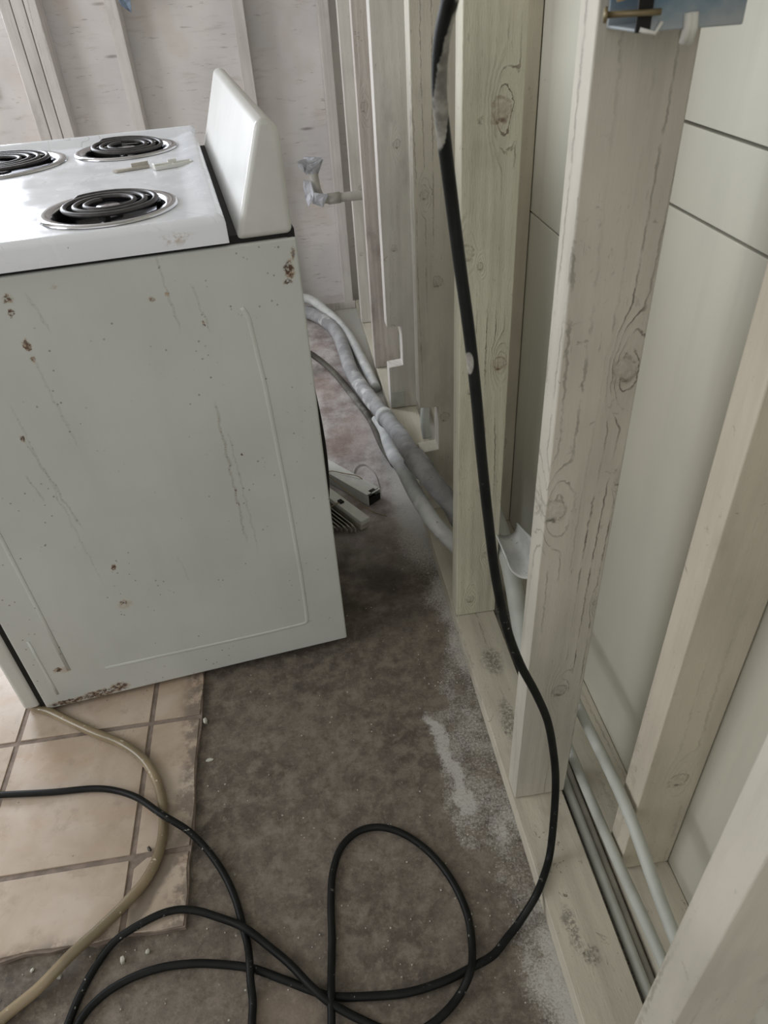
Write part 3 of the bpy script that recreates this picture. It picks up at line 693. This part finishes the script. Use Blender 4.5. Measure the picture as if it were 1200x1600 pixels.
tag(fl, 'curled white-painted insulation sleeve above the wide pipe between two studs', 'insulation')

# taped stub pipe on the far studs
tp = empty('taped_stub_pipe', (.17, 2.62, .55), 0, 'grey stub pipe with torn silver tape, sticking out by the back corner', 'pipe')
def loc(p): return (p[0] - .17, p[1] - 2.62, p[2] - .55)
YV = 2.66
link('pipe_arm', tb([loc(p) for p in ((.469, YV, .568), (.33, YV, .568), (.20, YV, .568), (.145, YV, .566), (.120, YV, .575), (.110, YV, .60), (.104, YV, .66), (.102, YV, .695))], .0155, 8, 18), m_cable if False else m_pipe_g, tp, True)
link('pipe_collar', tb([loc((.19, YV, .568)), loc((.145, YV, .566))], .0185, 0, 18), m_pipe_g, tp, True)
def scrap(name, centre, pts, mat, parent, amp=.004, sd_=1):
    rr = random.Random(sd_); bm = bmesh.new(); c = bm.verts.new(centre); vs = [bm.verts.new((x, y + rr.uniform(-amp, amp), z)) for x, y, z in pts]
    mid = [bm.verts.new(((v.co.x + centre[0]) / 2, (v.co.y + centre[1]) / 2 + rr.uniform(-amp, amp), (v.co.z + centre[2]) / 2)) for v in vs]; k = len(vs)
    for i in range(k):
        bm.faces.new((c, mid[i], mid[(i + 1) % k])); bm.faces.new((mid[i], vs[i], vs[(i + 1) % k], mid[(i + 1) % k]))
    o = link(name, bm, mat, parent, False); s_ = o.modifiers.new('s', 'SOLIDIFY'); s_.thickness = .0015; return o
def wrap(name, axis_pts, r0, r1, seed, mat):
    rr = random.Random(seed); bm = bmesh.new(); n_ = 16; R = []
    for (p, r) in zip(axis_pts, (r0, r1, r0 * .9)):
        R.append([bm.verts.new((p[0] + (r + rr.uniform(-.006, .007)) * math.cos(2 * math.pi * k / n_), p[1] + (r * .7) * math.sin(2 * math.pi * k / n_), p[2] + rr.uniform(-.006, .006))) for k in range(n_)])
    for A, B in zip(R, R[1:]):
        for k in range(n_): bm.faces.new((A[k], A[(k + 1) % n_], B[(k + 1) % n_], B[k]))
    bm.faces.new(R[-1])
    o = link(name, bm, mat, tp); return o
wrap('torn_tape', [loc((.100, YV, .655)), loc((.100, YV, .690)), loc((.101, YV, .702))], .021, .036, 4, m_tape)
scrap('torn_tape', loc((.086, YV - .024, .688)), [loc(p) for p in ((.052, YV - .02, .700), (.056, YV - .02, .678), (.074, YV - .025, .662), (.092, YV - .028, .670), (.130, YV - .02, .690), (.138, YV - .015, .704), (.112, YV - .02, .708), (.082, YV - .02, .706))], m_tape, tp, .005, 3)
scrap('torn_tape', loc((.078, YV - .02, .595)), [loc(p) for p in ((.068, YV - .02, .640), (.090, YV - .022, .632), (.096, YV - .03, .600), (.092, YV - .03, .578), (.074, YV - .02, .553), (.066, YV - .012, .575), (.062, YV - .01, .610))], m_tape, tp, .005, 6)
scrap('torn_tape', loc((.112, YV - .03, .574)), [loc(p) for p in ((.094, YV - .03, .600), (.118, YV - .034, .594), (.146, YV - .03, .590), (.136, YV - .03, .570), (.124, YV - .03, .548), (.104, YV - .03, .556), (.088, YV - .03, .562))], m_tape, tp, .005, 9)
# knot-like blob of old filler on the rough stud
# plate on the notched stud
pl = link('metal_plate', bx(.262, .300, 2.0555, 2.0595, .045, .100), m_pipe, bevel=.001)
tag(pl, 'small painted metal plate on the foot of the long-notched stud', 'plate')
pz = tb([(.285, 1.57, .215), (.282, 1.58, .250), (.288, 1.60, .285), (.300, 1.62, .31), (.31, 1.66, .32)], .012, 8, 14)
tag(link('pipe_bend', pz, m_pipe, smooth=True), 'white pipe bend showing through the low notch of the second stud', 'pipe')

# blue electrical box on the near stud
eb = empty('electrical_box', (.266, .641, 1.153), 0, 'blue plastic electrical box nailed to the near stud, splashed with white paint', 'electrical box')
bm = bmesh.new()
t_ = .0025; bw, bd, bh = .082, .056, .095
box(bm, 0, bw, -bd, -bd + t_, 0, bh); box(bm, 0, bw, -t_, 0, 0, bh); box(bm, bw - t_, bw, -bd + t_, -t_, 0, bh)
box(bm, 0, bw - t_, -bd + t_, -t_, 0, t_); box(bm, 0, bw - t_, -bd + t_, -t_, bh - t_, bh)
link('box_shell', bm, m_blueS, eb, bevel=.0015)
bm = bmesh.new(); box(bm, -.001, .010, -bd + .0008, -bd - .0012, .0, bh); link('box_inner_shade', bm, m_black, eb)  # black strip stands in for the shaded inside of the open box
bm = bmesh.new(); tube(bm, [(.014, -bd - .006, .012), (-.022, -bd + .004, .012)], .0022, 10); tube(bm, [(-.022, -bd + .004, .012), (-.024, -bd + .0045, .012)], .005, 12); link('nail', bm, m_nail, eb, True)
bm = bmesh.new(); tube(bm, [(.012, -bd - .008, .030), (-.018, -bd + .0, .024)], .005, 12); link('wire_sheath', bm, plain('tan_sheath', lin(168, 150, 112), .5), eb, True)
rr = random.Random(5)
bm = bmesh.new()
for x in (.038, .0415):
    tube(bm, [(x, -bd - .0005, .010), (x + .001, -bd - .001, .001), (x + .001, -bd + .002, -.006 - rr.random() * .004)], .0030 + rr.random() * .0008, 8)
tube(bm, [(.002, -bd - .001, .002), (.014, -bd - .001, -.001), (.018, -bd - .0015, .006)], .0016, 8)
link('paint_drips', bm, m_white, eb, True)

# ---------------------------------------------------------------- folded blinds behind the range
hb = empty('blind_headrail', (.075, 1.70, 0), 0, 'white metal headrail of a window blind on the concrete behind the range', 'blind')
def orient(o, p, q):
    d = Vector(q) - Vector(p); o.rotation_euler = (0, 0, math.atan2(d.y, d.x)); o.location = p
p0, p1 = (-.17, 2.02, 0.002), (.137, 1.601, 0.002)
orient(hb, p0, p1); Lh = (Vector(p1) - Vector(p0)).length
bm = bmesh.new()
for (a, b, c, d) in ((-.024, .024, .034, .036), (-.024, -.022, 0, .034), (.022, .024, 0, .034)): box(bm, 0, Lh - (.018 if c > .01 else 0), a, b, c, d)
box(bm, Lh - .018, Lh, -.024, -.008, .034, .036); box(bm, Lh - .018, Lh - .008, .012, .024, .034, .036); box(bm, Lh - .004, Lh, -.024, .024, .034, .036)
link('rail_channel', bm, m_white, hb)
link('end_cap', bx(Lh - .002, Lh + .001, -.021, .021, 0.001, .022), m_black, hb)
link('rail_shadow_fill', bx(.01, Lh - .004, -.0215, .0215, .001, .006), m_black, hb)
link('lift_cord', tb([(Lh - .20, -.03, .012), (Lh - .17, -.018, .040), (Lh - .13, .0, .041), (Lh - .08, .018, .041), (Lh - .05, .03, .012)], .0014, 6, 6), m_string, hb, True)
sb_ = empty('blind_slat_stack', (0, 0, 0), 0, 'stack of aged white blind slats leaning out from behind the range', 'blind')
q0, q1 = (-.020, 1.640, .002), (.082, 1.468, .002)
orient(sb_, q0, q1); Ls = (Vector(q1) - Vector(q0)).length
rr = random.Random(12)
link('bottom_rail', bx(0, Ls + .004, .0, .030, .030, .044), m_white, sb_, bevel=.002)
link('bottom_rail', bx(0, Ls - .006, .004, .034, .004, .026), m_white_g, sb_, bevel=.004)
for k in range(7):
    y = -.008 - k * .0085; L_ = Ls - .010 - k * .0085 + rr.uniform(-.004, .004)
    bm = bmesh.new(); Z0, Z1 = .002, .040 - k * .003
    A_ = []; 
    for xx_ in (.012 + k * .010, L_ - .012, L_ - .003, L_):
        row = []
        for j in range(6):
            t = j / 5; zz_ = Z0 + (Z1 - Z0) * t
            if xx_ == L_: zz_ = Z0 + (Z1 - Z0) * (.2 + .6 * t)
            row.append(bm.verts.new((xx_, y + .005 * math.sin(t * math.pi) - .012 * t, zz_)))
        A_.append(row)
    for R1, R2 in zip(A_, A_[1:]):
        for j in range(5): bm.faces.new((R1[j], R1[j + 1], R2[j + 1], R2[j]))
    o = link('slat', bm, m_white_g, sb_, True); s_ = o.modifiers.new('s', 'SOLIDIFY'); s_.thickness = .0022
link('ladder_string', tb([(Ls - .10, -.055, .03), (Ls - .105, -.02, .044), (Ls - .10, .01, .046), (Ls - .08, .036, .03)], .0012, 6, 6), m_string, sb_, True)
link('string_clip', bx(Ls - .112, Ls - .095, .006, .018, .0445, .049), m_black, sb_, bevel=.001)
tag(link('loose_cord', tb([(.155, 1.63, .003), (.158, 1.70, .003), (.150, 1.76, .003), (.128, 1.80, .003), (.105, 1.79, .003), (.09, 1.75, .003)], .0016, 6, 6), m_pipe_g, smooth=True), 'thin loose cord lying on the dusty concrete beyond the headrail', 'cord')
tag(link('loose_cord', tb([(.012, 1.70, .05), (.040, 1.645, .052), (.075, 1.60, .034), (.118, 1.565, .004), (.16, 1.53, .003)], .0013, 6, 6), m_string, smooth=True), 'tan string trailing from between the blind slats onto the floor', 'cord')

# ---------------------------------------------------------------- broken plastic brackets on the cooktop
def stove_obj(name, bm, mat, x, y, rz, lab, cat, z=.9375):
    o = link(name, bm, mat, bevel=.0008); c, s = math.cos(AZ), math.sin(AZ)
    o.location = (.007 + x * c - y * s, 1.086 + x * s + y * c, z); o.rotation_euler = (0, 0, AZ + rz); return tag(o, lab, cat)
bm = bmesh.new(); box(bm, -.036, .036, -.011, -.008, 0, .007); box(bm, -.036, .036, .008, .011, 0, .007); box(bm, -.036, .036, -.008, .008, 0, .0015)
box(bm, -.036, -.033, -.008, .008, 0, .010); box(bm, .0, .003, -.008, .008, 0, .006); box(bm, .033, .036, -.011, .011, 0, .006); box(bm, -.006, .010, .009, .014, .004, .011)
stove_obj('plastic_bracket', bm, m_white, -.158, .405, math.radians(14), 'broken white plastic bracket with cross bars lying on the cooktop by the rear panel', 'bracket', .9315)
bm = bmesh.new(); prism(bm, [(-.030, -.006), (.030, -.009), (.034, .004), (-.012, .003), (-.026, .007), (-.036, .002)], 0, .004, 'Z'); box(bm, .0, .032, .002, .005, 0, .010)
stove_obj('plastic_bracket', bm, m_white_g, -.232, .420, math.radians(16), 'thin greyish snapped-off plastic strip on the cooktop beside the barred bracket', 'bracket', .9315)

# bluish scrap high on the back stud
sc_ = scrap('torn_scrap', (-.470, 3.06, 1.19), [(-.486, 3.06, 1.26), (-.484, 3.055, 1.185), (-.468, 3.045, 1.150), (-.440, 3.045, 1.128), (-.432, 3.05, 1.19), (-.445, 3.06, 1.26)], plain('bluish_foil', lin(120, 136, 158), .4, var=.5, sc=60), None, .006, 2)
tag(sc_, 'torn bluish foil scrap stuck on the back wall stud', 'scrap')

# ---------------------------------------------------------------- chips and crumbs
def chip(x, y, r, lab, z=0, seed=1, flat=.35, mat=None, elong=1., rz=0.):
    rr = random.Random(seed); bm = bmesh.new(); bmesh.ops.create_icosphere(bm, subdivisions=1, radius=r)
    for v in bm.verts:
        k = rr.uniform(.7, 1.25); v.co = Vector((v.co.x * k * elong, v.co.y * k, v.co.z * k * flat))
    zmin = min(v.co.z for v in bm.verts)
    o = link('paint_chip', bm, mat or m_chip); o.location = (x, y, z - zmin + .0002); o.rotation_euler = (0, 0, rz)
    tag(o, lab, 'chip', 'loose chips on the floor')
chip(-.302, .930, .008, 'pale curled chip at the right edge of the tiles near the range', 0, 2, .8, elong=.6)
chip(-.290, .842, .005, 'flat pale chip on the concrete just right of the tiles', 0, 3, elong=1.6)
chip(-.500, .500, .008, 'white crumb on the concrete in front of the tiles, left of the hose loop', 0, 4, .9, elong=.7, rz=.5)
chip(-.405, .505, .006, 'brown-white crumb inside the hose loop below the tile corner', 0, 5, .9, elong=.6)
chip(-.368, .512, .004, 'tiny crumb beside the brown-white one inside the hose loop', 0, 6, .7)
chip(-.545, .515, .004, 'small pale crumb by the front tile edge at far left', 0, 7, .6)
chip(-.381, .672, .006, 'dark twisted crumb on the grout joint beside the amber tube', .0125, 8, .8, plain('dark_crumb', lin(90, 84, 78), .6, var=.5, sc=200), .6, .3)
chip(.272, .668, .007, 'pale wood crumb at the foot of the box stud', PZ, 11, .6, elong=1.5)
def crumbs(): 
    rr = random.Random(21); bm = bmesh.new()
    for k in range(240):
        if rr.random() < .4: x, y = rr.uniform(.15, .255), rr.uniform(.35, 1.1)
        else: x, y = rr.uniform(-.60, .25), rr.uniform(.38, .54) if rr.random() < .4 else rr.uniform(.4, 1.4)
        if y > .535 and x < -.305: continue
        if y > 1.05 and x < .03: continue
        r = rr.uniform(.0006, .0017)
        m_ = bmesh.ops.create_icosphere(bm, subdivisions=1, radius=r)
        for v in m_['verts']: v.co += Vector((x, y, r * .8))
    o = link('paint_crumbs', bm, m_chip); o['kind'] = 'stuff'; tag(o, 'fine white paint crumbs scattered over the concrete', 'crumbs')
crumbs()
